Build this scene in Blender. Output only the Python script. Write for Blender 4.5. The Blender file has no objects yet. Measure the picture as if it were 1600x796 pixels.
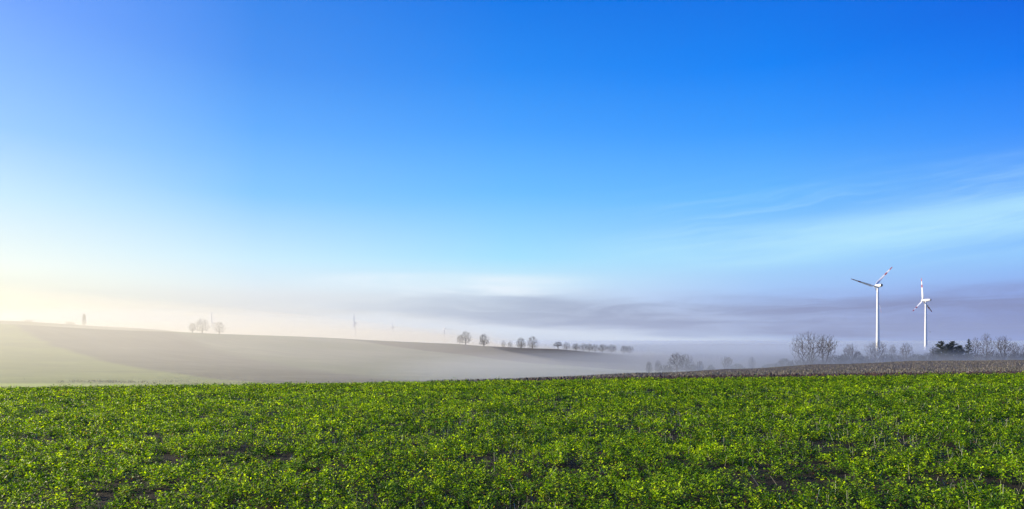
import bpy, math, random
import numpy as np
from mathutils import Vector

random.seed(7)
RNG = np.random.default_rng(11)
R = math.radians
sc = bpy.context.scene
COL = sc.collection

# ------------------------------------------------------------------ camera
F = 1062.0            # focal length in photo pixels (photo 1600 px wide)
CX, HY = 800.0, 530.0  # principal column, row of the true horizon
cam_d = bpy.data.cameras.new("camera")
cam = bpy.data.objects.new("camera", cam_d)
COL.objects.link(cam)
cam.location = (0, 0, 0)
cam.rotation_euler = (R(90), 0, 0)
cam_d.sensor_width = 36.0
cam_d.lens = 36.0 * F / 1600.0
cam_d.shift_y = (HY - 398.0) / 1600.0
cam_d.clip_start = 0.1
cam_d.clip_end = 30000
sc.camera = cam

# ------------------------------------------------------------------ colour management
sc.view_settings.view_transform = 'Standard'
sc.view_settings.look = 'None'
sc.view_settings.exposure = 0.6
sc.view_settings.gamma = 1.0
sc.view_settings.use_curve_mapping = False
sc.cycles.volume_bounces = 2
sc.cycles.max_bounces = 8
sc.cycles.use_denoising = True

# ------------------------------------------------------------------ sun + sky
SUN_AZ, SUN_EL = R(-73), R(20)     # azimuth from +Y towards +X
sun_d = bpy.data.lights.new("sun", 'SUN')
sun_d.energy = 5.0
sun_d.angle = R(0.6)
sun_d.color = (1.0, 0.86, 0.62)
sun = bpy.data.objects.new("sun", sun_d)
COL.objects.link(sun)
S = Vector((math.sin(SUN_AZ) * math.cos(SUN_EL), math.cos(SUN_AZ) * math.cos(SUN_EL), math.sin(SUN_EL)))
sun.rotation_euler = S.to_track_quat('Z', 'Y').to_euler()


def lin(c):
    return tuple((x / 255 / 12.92) if x / 255 <= 0.04045 else ((x / 255 + 0.055) / 1.055) ** 2.4 for x in c)


class NT:
    """Tiny helper for writing node trees as expressions."""
    def __init__(self, tree):
        self.t = tree

    def n(self, kind, **kw):
        nd = self.t.nodes.new(kind)
        for k, v in kw.items():
            setattr(nd, k, v)
        return nd

    def put(self, sock, v):
        if isinstance(v, bpy.types.NodeSocket):
            self.t.links.new(v, sock)
        elif v is not None:
            sock.default_value = v

    def m(self, op, a, b=None, c=None, clamp=False):
        nd = self.n('ShaderNodeMath', operation=op, use_clamp=clamp)
        for i, v in enumerate((a, b, c)):
            self.put(nd.inputs[i], v)
        return nd.outputs[0]

    def mr(self, v, a, b, c=0.0, d=1.0, smooth=True):
        nd = self.n('ShaderNodeMapRange', interpolation_type='SMOOTHSTEP' if smooth else 'LINEAR')
        for i, x in enumerate((v, a, b, c, d)):
            self.put(nd.inputs[i], x)
        return nd.outputs[0]

    def mix(self, f, a, b, mode='MIX'):
        nd = self.n('ShaderNodeMix', data_type='RGBA', blend_type=mode)
        self.put(nd.inputs[0], f)
        for i, v in ((6, a), (7, b)):
            self.put(nd.inputs[i], (*v, 1) if isinstance(v, tuple) and len(v) == 3 else v)
        return nd.outputs[2]

    def xyz(self, x, y, z):
        nd = self.n('ShaderNodeCombineXYZ')
        for i, v in enumerate((x, y, z)):
            self.put(nd.inputs[i], v)
        return nd.outputs[0]

    def noise(self, vec, scale, detail=4, rough=0.55, out=0, dist=0.0):
        nd = self.n('ShaderNodeTexNoise')
        self.put(nd.inputs['Vector'], vec)
        nd.inputs['Scale'].default_value = scale
        nd.inputs['Detail'].default_value = detail
        nd.inputs['Roughness'].default_value = rough
        nd.inputs['Distortion'].default_value = dist
        return nd.outputs[out]

    def ramp(self, f, stops):
        nd = self.n('ShaderNodeValToRGB')
        el = nd.color_ramp.elements
        while len(el) > 1:
            el.remove(el[-1])
        for i, (p, c) in enumerate(stops):
            e = el[0] if i == 0 else el.new(p)
            e.position = p
            e.color = (*c, 1)
        self.put(nd.inputs[0], f)
        return nd.outputs[0]


def build_world():
    w = bpy.data.worlds.new("World")
    sc.world = w
    w.use_nodes = True
    t = w.node_tree
    t.nodes.clear()
    k = NT(t)
    out = k.n('ShaderNodeOutputWorld')
    bg = k.n('ShaderNodeBackground')
    bg.inputs['Strength'].default_value = 0.1
    t.links.new(bg.outputs[0], out.inputs[0])
    sky = k.n('ShaderNodeTexSky', sky_type='NISHITA', sun_disc=False)
    sky.sun_elevation = SUN_EL
    sky.sun_rotation = SUN_AZ
    sky.altitude = 200
    sky.air_density = 1.0
    sky.dust_density = 0.6
    sky.ozone_density = 4.0
    tc = k.n('ShaderNodeTexCoord')
    sep = k.n('ShaderNodeSeparateXYZ')
    t.links.new(tc.outputs['Generated'], sep.inputs[0])
    x, y, z = sep.outputs
    h = k.m('SQRT', k.m('ADD', k.m('MULTIPLY', x, x), k.m('MULTIPLY', y, y)))
    h = k.m('MAXIMUM', h, 0.02)
    v = k.m('DIVIDE', z, h)                       # tangent of the elevation
    az = k.m('ARCTAN2', x, y)
    cosd = k.m('DIVIDE', k.m('ADD', k.m('MULTIPLY', x, math.sin(SUN_AZ)), k.m('MULTIPLY', y, math.cos(SUN_AZ))), h)
    u = k.m('MULTIPLY', k.m('ADD', v, 0.1), 1 / 0.7, clamp=True)   # v -0.1 .. 0.6 -> 0 .. 1

    def col(name):
        return k.ramp(u, [((vv + 0.1) / 0.7, lin(c)) for vv, c in SKY[name]])
    c0, c1, c2, c3, c4 = (col(i) for i in range(5))
    cd = [math.cos(R(a) - SUN_AZ) for a in (-37, -20.6, 0, 20.6, 37)]
    r = k.mix(k.mr(cosd, cd[4], cd[3], smooth=False), c4, c3)
    r = k.mix(k.mr(cosd, cd[3], cd[2], smooth=False), r, c2)
    r = k.mix(k.mr(cosd, cd[2], cd[1], smooth=False), r, c1)
    r = k.mix(k.mr(cosd, cd[1], cd[0], smooth=False), r, c0)
    # thin high cloud: horizontal streaks on the side away from the sun
    warp = k.noise(k.xyz(k.m('MULTIPLY', az, 2.2), k.m('MULTIPLY', v, 9.0), 3.1), 1.0, 3)
    wv = k.m('ADD', v, k.m('MULTIPLY', k.m('SUBTRACT', warp, 0.5), 0.035))
    tilt = k.m('SUBTRACT', wv, k.m('MULTIPLY', az, 0.045))
    st = k.noise(k.xyz(k.m('MULTIPLY', az, 2.5), k.m('MULTIPLY', tilt, 24.0), 0.0), 1.0, 5, 0.6)
    band = k.m('MULTIPLY', k.mr(tilt, 0.078, 0.108), k.mr(tilt, 0.152, 0.120))
    cir = k.m('MULTIPLY', band, k.mr(az, -0.05, 0.5))
    cir = k.m('MULTIPLY', cir, k.mr(st, 0.25, 0.6))
    r = k.mix(k.m('MULTIPLY', cir, 0.78), r, lin((182, 234, 255)))
    band2 = k.m('MULTIPLY', k.mr(tilt, 0.10, 0.16), k.mr(tilt, 0.24, 0.16))
    fw = k.noise(k.xyz(k.m('MULTIPLY', az, 6.0), k.m('MULTIPLY', v, 12.0), 2.2), 1.0, 4)
    ft = k.m('ADD', k.m('SUBTRACT', v, k.m('MULTIPLY', az, 0.11)), k.m('MULTIPLY', fw, 0.035))
    fib = k.noise(k.xyz(k.m('MULTIPLY', az, 3.5), k.m('MULTIPLY', ft, 75.0), 4.0), 1.0, 7, 0.65)
    r = k.mix(k.m('MULTIPLY', k.m('MULTIPLY', k.m('MULTIPLY', k.mr(v, 0.08, 0.12), k.mr(v, 0.24, 0.15)), k.mr(az, 0.0, 0.4)), k.mr(fib, 0.42, 0.72, 0.0, 0.35)), r, lin((190, 236, 255)))
    cir2 = k.m('MULTIPLY', k.m('MULTIPLY', band2, k.mr(az, 0.1, 0.6)), k.mr(st, 0.4, 0.75))
    r = k.mix(k.m('MULTIPLY', cir2, 0.30), r, lin((170, 220, 255)))
    # low stratus: grey violet bands lying on the horizon
    n1 = k.noise(k.xyz(k.m('MULTIPLY', az, 3.2), k.m('MULTIPLY', v, 30.0), 7.7), 1.0, 5, 0.55)
    sv = k.m('ADD', v, k.m('MULTIPLY', k.m('SUBTRACT', n1, 0.5), 0.048))
    lo = k.mr(az, -0.2, 0.40, 0.036, 0.004)
    top = k.mr(az, -0.2, 0.6, 0.062, 0.060)
    sb = k.m('MULTIPLY', k.mr(k.m('SUBTRACT', sv, lo), -0.008, 0.006), k.mr(k.m('SUBTRACT', sv, top), 0.010, -0.018))
    amt = k.mr(az, -0.38, 0.1)
    n2 = k.noise(k.xyz(k.m('MULTIPLY', az, 4.5), k.m('MULTIPLY', sv, 52.0), 1.3), 1.0, 7, 0.6, dist=0.5)
    sb = k.m('MULTIPLY', k.m('MULTIPLY', sb, amt), k.mr(n2, 0.30, 0.58, 0.3, 1.0))
    cc = k.mix(k.mr(az, -0.2, 0.6), lin((164, 176, 200)), lin((130, 139, 182)))
    r = k.mix(k.m('MULTIPLY', sb, 0.9), r, cc)
    # bright rim and open lane under the bank
    ln = k.m('MULTIPLY', k.mr(k.m('SUBTRACT', sv, lo), -0.040, -0.016), k.mr(k.m('SUBTRACT', sv, lo), 0.0, -0.012))
    r = k.mix(k.m('MULTIPLY', k.m('MULTIPLY', ln, k.mr(az, 0.50, 0.2)), 0.6), r, lin((226, 236, 248)))
    # bright ragged puffs above the bank, left of centre
    n4 = k.noise(k.xyz(k.m('MULTIPLY', az, 5.0), k.m('MULTIPLY', v, 34.0), 9.9), 1.0, 6, 0.6, dist=0.4)
    pv = k.m('ADD', v, k.m('MULTIPLY', k.m('SUBTRACT', n4, 0.5), 0.03))
    pf = k.m('MULTIPLY', k.m('MULTIPLY', k.mr(pv, 0.062, 0.074), k.mr(pv, 0.100, 0.086)), k.m('MULTIPLY', k.mr(az, -0.34, -0.16), k.mr(az, 0.16, -0.04)))
    r = k.mix(k.m('MULTIPLY', pf, k.mr(n4, 0.36, 0.6, 0.25, 0.9)), r, lin((236, 246, 255)))
    # soft uneven grey in the mist top on the sunward side
    n3 = k.noise(k.xyz(k.m('MULTIPLY', az, 2.0), k.m('MULTIPLY', v, 26.0), 5.0), 1.0, 4, 0.5)
    mm = k.m('MULTIPLY', k.mr(v, 0.085, 0.045), k.mr(az, 0.1, -0.35))
    r = k.mix(k.m('MULTIPLY', k.m('MULTIPLY', mm, k.mr(n3, 0.4, 0.66)), 0.35), r, lin((214, 214, 216)))
    # glow round the sun, outside the picture
    dot = k.m('ADD', k.m('MULTIPLY', x, S.x), k.m('ADD', k.m('MULTIPLY', y, S.y), k.m('MULTIPLY', z, S.z)))
    glow = k.m('POWER', k.m('MAXIMUM', dot, 0.0), 26.0)
    r = k.mix(k.m('MULTIPLY', glow, 0.12), r, (2.6, 2.0, 1.2))
    sc10 = k.n('ShaderNodeVectorMath', operation='SCALE')
    t.links.new(r, sc10.inputs[0])
    sc10.inputs['Scale'].default_value = 6.7
    fin = k.mix(0.02, sc10.outputs[0], sky.outputs[0])
    t.links.new(fin, bg.inputs['Color'])


SKY = {
 0: [(-.10, (200, 190, 170)), (0, (240, 228, 206)), (.02, (246, 236, 210)), (.05, (252, 247, 220)), (.09, (244, 252, 244)),
     (.17, (200, 234, 255)), (.25, (152, 203, 255)), (.325, (130, 184, 255)), (.40, (112, 165, 255)), (.6, (75, 135, 245))],
 1: [(-.10, (170, 170, 168)), (0, (222, 219, 214)), (.03, (226, 224, 221)), (.06, (230, 236, 240)), (.11, (202, 237, 255)),
     (.20, (132, 200, 255)), (.29, (95, 172, 255)), (.38, (68, 147, 244)), (.47, (52, 134, 236)), (.6, (30, 110, 220))],
 2: [(-.10, (140, 150, 170)), (0, (205, 214, 228)), (.03, (208, 217, 230)), (.065, (212, 231, 248)), (.085, (204, 236, 252)), (.12, (164, 226, 255)),
     (.215, (106, 190, 255)), (.31, (66, 160, 255)), (.40, (28, 138, 246)), (.50, (0, 120, 234)), (.6, (0, 100, 215))],
 3: [(-.10, (115, 130, 165)), (0, (170, 188, 224)), (.03, (172, 190, 230)), (.055, (166, 196, 246)), (.11, (160, 214, 255)),
     (.20, (100, 184, 255)), (.29, (52, 153, 255)), (.38, (0, 130, 247)), (.47, (0, 115, 233)), (.6, (0, 92, 215))],
 4: [(-.10, (105, 120, 160)), (0, (140, 156, 212)), (.03, (140, 158, 220)), (.06, (144, 175, 240)), (.10, (144, 200, 255)),
     (.17, (106, 176, 254)), (.25, (52, 144, 254)), (.33, (0, 120, 243)), (.40, (0, 103, 228)), (.6, (0, 75, 200))],
}
build_world()


# ------------------------------------------------------------------ tags and mesh helpers
def tag(o, label=None, cat=None, group=None, kind=None):
    if label: o["label"] = label
    if cat: o["category"] = cat
    if group: o["group"] = group
    if kind: o["kind"] = kind
    return o


def link_mesh(name, me, parent=None, mat=None):
    o = bpy.data.objects.new(name, me)
    if mat and not me.materials:
        me.materials.append(mat)
    COL.objects.link(o)
    o.parent = parent
    return o


def np_mesh(name, verts, faces_flat, nper, smooth=False):
    """verts (N,3); faces_flat int array; nper vertices per face (constant)."""
    me = bpy.data.meshes.new(name)
    verts = np.ascontiguousarray(verts, dtype=np.float32)
    f = np.ascontiguousarray(faces_flat, dtype=np.int32).ravel()
    nf = len(f) // nper
    me.vertices.add(len(verts))
    me.vertices.foreach_set("co", verts.ravel())
    me.loops.add(len(f))
    me.loops.foreach_set("vertex_index", f)
    me.polygons.add(nf)
    me.polygons.foreach_set("loop_start", np.arange(0, nf * nper, nper, dtype=np.int32))
    me.polygons.foreach_set("loop_total", np.full(nf, nper, dtype=np.int32))
    if smooth:
        me.polygons.foreach_set("use_smooth", np.ones(nf, dtype=bool))
    me.update(calc_edges=True)
    me.validate()
    return me


def empty(name, loc, rz=0.0):
    o = bpy.data.objects.new(name, None)
    COL.objects.link(o)
    o.location = loc
    o.rotation_euler = (0, 0, rz)
    o.empty_display_size = 0.5
    return o


def simple_mat(name, color, rough=0.8, var=0.25, scale=1.0, trans=0.0, tcolor=None):
    m = bpy.data.materials.new(name)
    m.use_nodes = True
    k = NT(m.node_tree)
    bs = m.node_tree.nodes['Principled BSDF']
    tc = k.n('ShaderNodeTexCoord')
    n = k.noise(tc.outputs['Object'], scale, 4)
    lo = tuple(c * (1 - var) for c in color)
    hi = tuple(c * (1 + var) for c in color)
    k.put(bs.inputs['Base Color'], k.mix(k.mr(n, 0.3, 0.7), lo, hi))
    bs.inputs['Roughness'].default_value = rough
    return m


# ------------------------------------------------------------------ terrain function
YK = np.array([45, 60, 80, 110, 150, 200, 250, 300, 380, 450, 520, 600, 800, 1200, 2000, 4200], float)
PK = np.array([-1400, 0, 210, 420, 700, 860, 1000, 1130, 1270, 1430, 1600, 3000], float)
PY = np.array([
 [0, 612, 622, 624, 607, 594, 579, 562, 538, 515, 497, 500, 490, 500, 512, 524],
 [0, 612, 622, 625, 608, 598, 585, 569, 546, 526, 506.5, 509, 501.5, 512, 524, 532],
 [0, 612, 621, 624, 609, 600, 589, 576, 555, 537, 517, 519, 513, 524, 532, 535],
 [0, 609, 618, 621, 609, 601, 592, 580, 560, 543, 524.5, 527, 533, 538, 538, 536],
 [0, 599, 607, 616, 610, 600, 592, 584, 568, 552, 537, 539, 545, 544, 540, 536],
 [0, 591.5, 592, 606, 607, 600, 592, 585, 573, 563, 554, 545.5, 548, 545, 540, 536],
 [0, 585, 587, 597, 601, 598, 592, 587, 578, 571, 564, 559, 553, 546, 540, 536],
 [0, 584, 578.5, 581, 590, 594, 590, 585, 576, 569, 564, 559, 553, 546, 540, 536],
 [0, 582, 575.5, 571, 575, 582, 582, 578, 570, 564, 560, 557, 552, 546, 540, 536],
 [0, 580.5, 573.5, 567, 564.5, 570, 573, 572, 566, 561, 558, 555, 550.5, 546, 540, 536],
 [0, 579, 572, 566.5, 563.5, 567, 570, 569, 564, 560, 557, 555, 551, 546, 540, 536],
 [0, 577, 570, 564, 560, 562, 564, 562, 558, 556, 554, 552, 549, 545, 540, 536]], float)


def plane(x, y):
    return -2.2 - 0.0155 * y + 0.0137 * np.clip(x, -90, 90)


ZK = (HY - PY) / F * YK[None, :]
TK = (PK - CX) / F
ZK[:, 0] = plane(TK * 45, 45)


def slopes(xk, yk):
    h = np.diff(xk)
    d = np.diff(yk, axis=0) / h.reshape(-1, *([1] * (yk.ndim - 1)))
    m = np.zeros_like(yk)
    m[0], m[-1] = d[0], d[-1]
    a, b = d[:-1], d[1:]
    ok = a * b > 0
    m[1:-1] = np.where(ok, 2 * a * b / np.where(ok, a + b, 1), 0)
    return m


def pchip(xk, yk, m, x):
    i = np.clip(np.searchsorted(xk, x) - 1, 0, len(xk) - 2)
    h = xk[i + 1] - xk[i]
    s = np.clip((x - xk[i]) / h, 0, 1)
    return i, h, s


LYK = np.log(YK)
MY = slopes(LYK, ZK.T).T          # slope along log depth, per column


def terrain(x, y):
    x = np.asarray(x, float); y = np.asarray(y, float)
    x, y = np.broadcast_arrays(x, y)
    yy = np.clip(y, 45, 4200)
    t = np.clip(x / yy, TK[0], TK[-1])
    ly = np.log(yy)
    i, h, s = pchip(LYK, None, None, ly)
    h00 = 2 * s**3 - 3 * s**2 + 1; h10 = s**3 - 2 * s**2 + s; h01 = -2 * s**3 + 3 * s**2; h11 = s**3 - s**2
    j, _, r = pchip(TK, None, None, t)
    r = r * r * (3 - 2 * r) * 0.45 + r * 0.55

    def at(j):
        return h00 * ZK[j, i] + h10 * h * MY[j, i] + h01 * ZK[j, i + 1] + h11 * h * MY[j, i + 1]
    z = at(j) * (1 - r) + at(j + 1) * r
    w = np.clip((y - 45) / 12, 0, 1)
    return plane(x, np.minimum(y, 45)) * (1 - w) + z * w if True else z


def P(px, Y):
    """World x,y of a point seen in photo column px at depth Y."""
    return (px - CX) / F * Y, Y


def build_ground():
    def axis(pts):
        out = []
        for a, b, st in pts:
            out.append(np.arange(a, b, st))
        return np.concatenate(out + [[pts[-1][1]]])
    xs = axis([(-6000, -2500, 350), (-2500, -900, 80), (-900, -420, 20), (-420, -80, 6), (-80, 170, 2.0), (170, 420, 6), (420, 900, 20), (900, 2500, 80), (2500, 6000, 350)])
    ys = axis([(-300, -20, 20), (-20, 40, 2.5), (40, 170, 1.6), (170, 330, 4), (330, 640, 5), (640, 900, 13), (900, 1600, 50), (1600, 6000, 220)])
    X, Y = np.meshgrid(xs, ys)
    Z = terrain(X, Y)
    # small real undulations (ploughing and settling), fading in beyond the near field
    und = 0.12 * np.sin(X * 0.11 + 1.3 * np.sin(Y * 0.05)) * np.sin(Y * 0.09 + 0.7) + 0.05 * np.sin(X * 0.53 + Y * 0.31) * np.sin(Y * 0.47 - X * 0.2)
    Z = Z + und * np.clip((Y - 40) / 60, 0, 1)
    nx, ny = len(xs), len(ys)
    V = np.stack([X, Y, Z], -1).reshape(-1, 3)
    a = (np.arange(ny - 1)[:, None] * nx + np.arange(nx - 1)[None, :]).ravel()
    Fq = np.stack([a, a + 1, a + nx + 1, a + nx], -1)
    me = np_mesh("ground", V, Fq, 4, smooth=True)
    o = link_mesh("ground", me)
    tag(o, kind="structure")

    m = bpy.data.materials.new("farmland")
    m.use_nodes = True
    k = NT(m.node_tree)
    bs = m.node_tree.nodes['Principled BSDF']
    geo = k.n('ShaderNodeNewGeometry')
    sep = k.n('ShaderNodeSeparateXYZ')
    k.t.links.new(geo.outputs['Position'], sep.inputs[0])
    x, y, z = sep.outputs
    pos = geo.outputs['Position']
    wob = k.m('MULTIPLY', k.m('SUBTRACT', k.noise(pos, 0.03, 3), 0.5), 10.0)

    def side(a, b, soft=1.5, w=wob):
        """1 on the left of the line a->b."""
        dx, dy = b[0] - a[0], b[1] - a[1]
        L = math.hypot(dx, dy)
        # left normal = (-dy, dx)
        d = k.m('ADD', k.m('MULTIPLY', k.m('SUBTRACT', x, a[0]), -dy / L), k.m('MULTIPLY', k.m('SUBTRACT', y, a[1]), dx / L))
        if w is not None:
            d = k.m('ADD', d, w)
        return k.mr(d, -soft, soft)
    fine = k.noise(pos, 2.2, 6, 0.7)
    mid = k.noise(pos, 0.12, 5, 0.6)
    big = k.noise(pos, 0.018, 3, 0.5)
    # base: winter grass and young corn
    green = k.mix(k.mr(mid, 0.3, 0.7), (0.19, 0.23, 0.060), (0.25, 0.28, 0.085))
    pale = k.mix(k.mr(big, 0.3, 0.7), (0.19, 0.21, 0.13), (0.25, 0.25, 0.16))
    rowd = k.m('ADD', k.m('MULTIPLY', x, 0.60), k.m('MULTIPLY', y, 0.80))
    furrow = k.noise(k.xyz(k.m('MULTIPLY', rowd, 0.35), k.m('MULTIPLY', k.m('SUBTRACT', k.m('MULTIPLY', x, 0.8), k.m('MULTIPLY', y, 0.6)), 0.012), 0.0), 1.0, 4, 0.6)
    damp = k.noise(k.xyz(k.m('MULTIPLY', x, 0.012), k.m('MULTIPLY', y, 0.03), 6.0), 1.0, 5, 0.6, dist=0.6)
    plough = k.mix(k.mr(mid, 0.3, 0.7), (0.060, 0.056, 0.048), (0.095, 0.088, 0.074))
    plough = k.mix(k.mr(damp, 0.35, 0.65), plough, (0.14, 0.135, 0.105))
    plough = k.mix(k.mr(furrow, 0.42, 0.62, 0.0, 0.6), plough, (0.05, 0.042, 0.035))
    dark = k.mix(k.mr(mid, 0.3, 0.7), (0.022, 0.018, 0.016), (0.04, 0.032, 0.028))
    green = k.mix(k.mr(damp, 0.4, 0.65, 0.0, 0.6), green, (0.14, 0.16, 0.06))
    pale = k.mix(k.mr(furrow, 0.45, 0.6, 0.0, 0.5), pale, (0.10, 0.10, 0.07))
    pale = k.mix(k.mr(damp, 0.45, 0.6, 0.0, 0.6), pale, (0.12, 0.15, 0.07))
    dark = k.mix(k.mr(furrow, 0.45, 0.6, 0.0, 0.4), dark, (0.06, 0.05, 0.04))
    c = green
    f1 = side((-76, 214), (-254, 390), 4.0)          # right of boundary towards the hill = plough
    f1 = k.m('SUBTRACT', 1.0, f1)
    c = k.mix(f1, c, plough)
    f3 = k.m('SUBTRACT', 1.0, side((-21, 222), (-150, 382), 8.0))
    c = k.mix(f3, c, pale)
    f2 = side((71, 368), (-142, 522), 2.0)
    f2 = k.m('SUBTRACT', 1.0, side((71, 368), (-142, 522), 2.0))
    c = k.mix(f2, c, dark)
    # far fields beyond the crest
    c = k.mix(k.m('MULTIPLY', k.mr(y, 600, 660), k.mr(x, 60, -60)), c, (0.10, 0.11, 0.06))
    c = k.mix(k.mr(y, 660, 760), c, k.mix(k.mr(big, 0.35, 0.65), (0.07, 0.08, 0.05), (0.11, 0.10, 0.07)))
    # meadow strip at the foot of the near slope, colour raised for backlit glow
    strip = k.m('MULTIPLY', k.mr(y, 60, 75), k.m('MULTIPLY', k.mr(k.m('ADD', y, wob), 200, 192), k.mr(x, -12, -45)))
    c = k.mix(strip, c, k.mix(k.mr(mid, 0.3, 0.7), (0.34, 0.40, 0.08), (0.42, 0.48, 0.11)))
    # stubble on the near rise (right)
    stub = k.mix(k.mr(fine, 0.35, 0.65), (0.045, 0.038, 0.030), (0.17, 0.145, 0.11))
    stub = k.mix(k.m('MULTIPLY', k.mr(mid, 0.5, 0.7), 0.4), stub, (0.12, 0.11, 0.055))
    sm = k.m('MULTIPLY', k.mr(y, 45, 46.5), k.m('MULTIPLY', k.mr(y, 240, 200), k.mr(k.m('ADD', x, k.m('MULTIPLY', y, -0.02)), -9, -3)))
    c = k.mix(sm, c, stub)
    # turned soil on the field margin
    mg = k.m('MULTIPLY', k.mr(y, 44.6, 45.4), k.m('MULTIPLY', k.mr(y, 53, 49), k.mr(x, -3, 14)))
    c = k.mix(mg, c, k.mix(k.mr(fine, 0.35, 0.65), (0.035, 0.018, 0.012), (0.085, 0.045, 0.030)))
    # soil under the crop
    soil = k.mix(k.mr(fine, 0.35, 0.68), (0.010, 0.008, 0.003), (0.040, 0.030, 0.016))
    c = k.mix(k.mr(y, 45.2, 44.6), c, soil)
    k.put(bs.inputs['Base Color'], c)
    bs.inputs['Roughness'].default_value = 0.95
    bs.inputs['Specular IOR Level'].default_value = 0.15
    bp = k.n('ShaderNodeBump')
    bp.inputs['Strength'].default_value = 0.8
    bp.inputs['Distance'].default_value = 0.12
    k.put(bp.inputs['Height'], k.noise(pos, 3.5, 6, 0.7))
    k.put(bs.inputs['Normal'], bp.outputs[0])
    me.materials.append(m)
    return o


build_ground()


# ------------------------------------------------------------------ haze, mist
def volume_mat(name, density, color, aniso):
    m = bpy.data.materials.new(name)
    m.use_nodes = True
    t = m.node_tree
    t.nodes.clear()
    out = t.nodes.new('ShaderNodeOutputMaterial')
    v = t.nodes.new('ShaderNodeVolumePrincipled')
    v.inputs['Color'].default_value = (*color, 1)
    v.inputs['Density'].default_value = density
    v.inputs['Anisotropy'].default_value = aniso
    t.links.new(v.outputs[0], out.inputs['Volume'])
    return m


def closed_sheet(name, xs, ys, top, bottom, mat, label):
    """A closed volume: height-field top, flat bottom, vertical sides."""
    nx, ny = len(xs), len(ys)
    X, Y = np.meshgrid(xs, ys)
    T = np.stack([X, Y, top(X, Y)], -1).reshape(-1, 3)
    B = np.stack([X, Y, np.full_like(X, bottom)], -1).reshape(-1, 3)
    V = np.concatenate([T, B])
    N = nx * ny
    a = (np.arange(ny - 1)[:, None] * nx + np.arange(nx - 1)[None, :]).ravel()
    ft = np.stack([a, a + 1, a + nx + 1, a + nx], -1)
    fb = ft[:, ::-1] + N
    sides = []
    for i in range(nx - 1):
        sides.append([i, i + N, i + 1 + N, i + 1])
        q = (ny - 1) * nx + i
        sides.append([q, q + 1, q + 1 + N, q + N])
    for j in range(ny - 1):
        q = j * nx
        sides.append([q, q + nx, q + nx + N, q + N])
        q = j * nx + nx - 1
        sides.append([q, q + N, q + nx + N, q + nx])
    me = np_mesh(name, V, np.concatenate([ft, fb, np.array(sides)]), 4)
    o = link_mesh(name, me, mat=mat)
    tag(o, label=label, kind="stuff")
    return o


def smooth01(v):
    v = np.clip(v, 0, 1)
    return v * v * (3 - 2 * v)


def build_air():
    xs = np.array([-6300., 6300.]); ys = np.array([-400., 6300.])
    closed_sheet("haze", xs, ys, lambda X, Y: np.full_like(X, 122.0), -90.0,
                 volume_mat("haze_air", HAZE_D, (0.88, 0.94, 1.0), 0.4), "thin pale haze filling the air over the fields")

    def topA(X, Y, hs, i):
        side = smooth01((70 - X + 25 * np.sin(Y * 0.011 + 1.3 * i)) / (430 + 45 * i))           # higher towards the sun side
        rise = smooth01((Y - 60) / (250 + 75 * i))
        far = 1 - smooth01((Y - 800) / 900)
        fast = smooth01((Y - 58) / 90) * (0.15 + 0.85 * smooth01((300 - X) / 420))
        return -24 + ((20 * (0.55 + 0.45 * hs) + 14 * smooth01((40 - X) / 110)) * fast + 27 * side * hs * rise) * far + ((1.2 + i) * np.sin(X * 0.013 + Y * 0.005 + i * 1.7) + 0.8 * np.sin(Y * 0.023 + i)) * rise + 0.11 * i

    xs = np.concatenate([np.arange(-2600, -600, 100.), np.arange(-600, 600, 25.), np.arange(600, 2601, 100.)])
    ys = np.concatenate([np.arange(60, 700, 16.), np.arange(700, 2001, 50.)])
    for i, (hs, fr) in enumerate(((0.30, 0.36), (0.55, 0.30), (0.85, 0.22), (1.2, 0.12))):
        fm = volume_mat("fog_air", FOG_D * fr, (1.0, 0.94, 0.79), 0.25)
        closed_sheet("fog", xs, ys, lambda X, Y: topA(X, Y, hs, i), -80.0 - i, fm, "pale morning fog lying over the left hillside")

    def topB(X, Y, dz, i):
        t = X / np.maximum(Y, 1)
        right = smooth01((t - 0.15) / 0.25)
        base = -9.0 + 3.6 * right - (4.5 + 3.6 * right) * np.clip((Y - 380) / 1300, 0, 1) ** 0.8
        lef = smooth01((t + 0.42) / 0.40)              # thins out towards the left meadow
        rise = smooth01((Y - 60) / 70)
        return -20 + (base + dz + 20) * rise * lef + 0.22 * np.sin(X * 0.045 + 0.9 * np.sin(Y * 0.021) + i * 2) + 0.12 * np.sin(X * 0.09 - Y * 0.05)
    xs = np.concatenate([np.arange(-6000, -500, 250.), np.arange(-500, 500, 12.), np.arange(500, 6001, 250.)])
    ys = np.concatenate([np.arange(58, 500, 10.), np.arange(500, 6201, 100.)])
    mm = volume_mat("mist_air", MIST_D / 3, (0.86, 0.93, 1.0), 0.4)
    for i, dz in enumerate((-3.0, -1.0, 1.0)):
        closed_sheet("mist", xs, ys, lambda X, Y: topB(X, Y, dz, i), -70.0 - i, mm, "dense low mist pooled in the valley behind the field")


HAZE_D, FOG_D, MIST_D = 0.00006, 0.0020, 0.0032
build_air()


# ------------------------------------------------------------------ trees
BARK = simple_mat("winter_bark", (0.060, 0.050, 0.045), 0.9, 0.3, 1.5)
TWIG = simple_mat("bare_twigs", (0.085, 0.072, 0.066), 0.9, 0.3, 0.6)
NEEDLE = simple_mat("conifer_needles", (0.065, 0.082, 0.062), 0.8, 0.35, 0.7)
BRUSH = simple_mat("leafless_brush", (0.055, 0.050, 0.042), 0.9, 0.3, 0.5)


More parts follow.
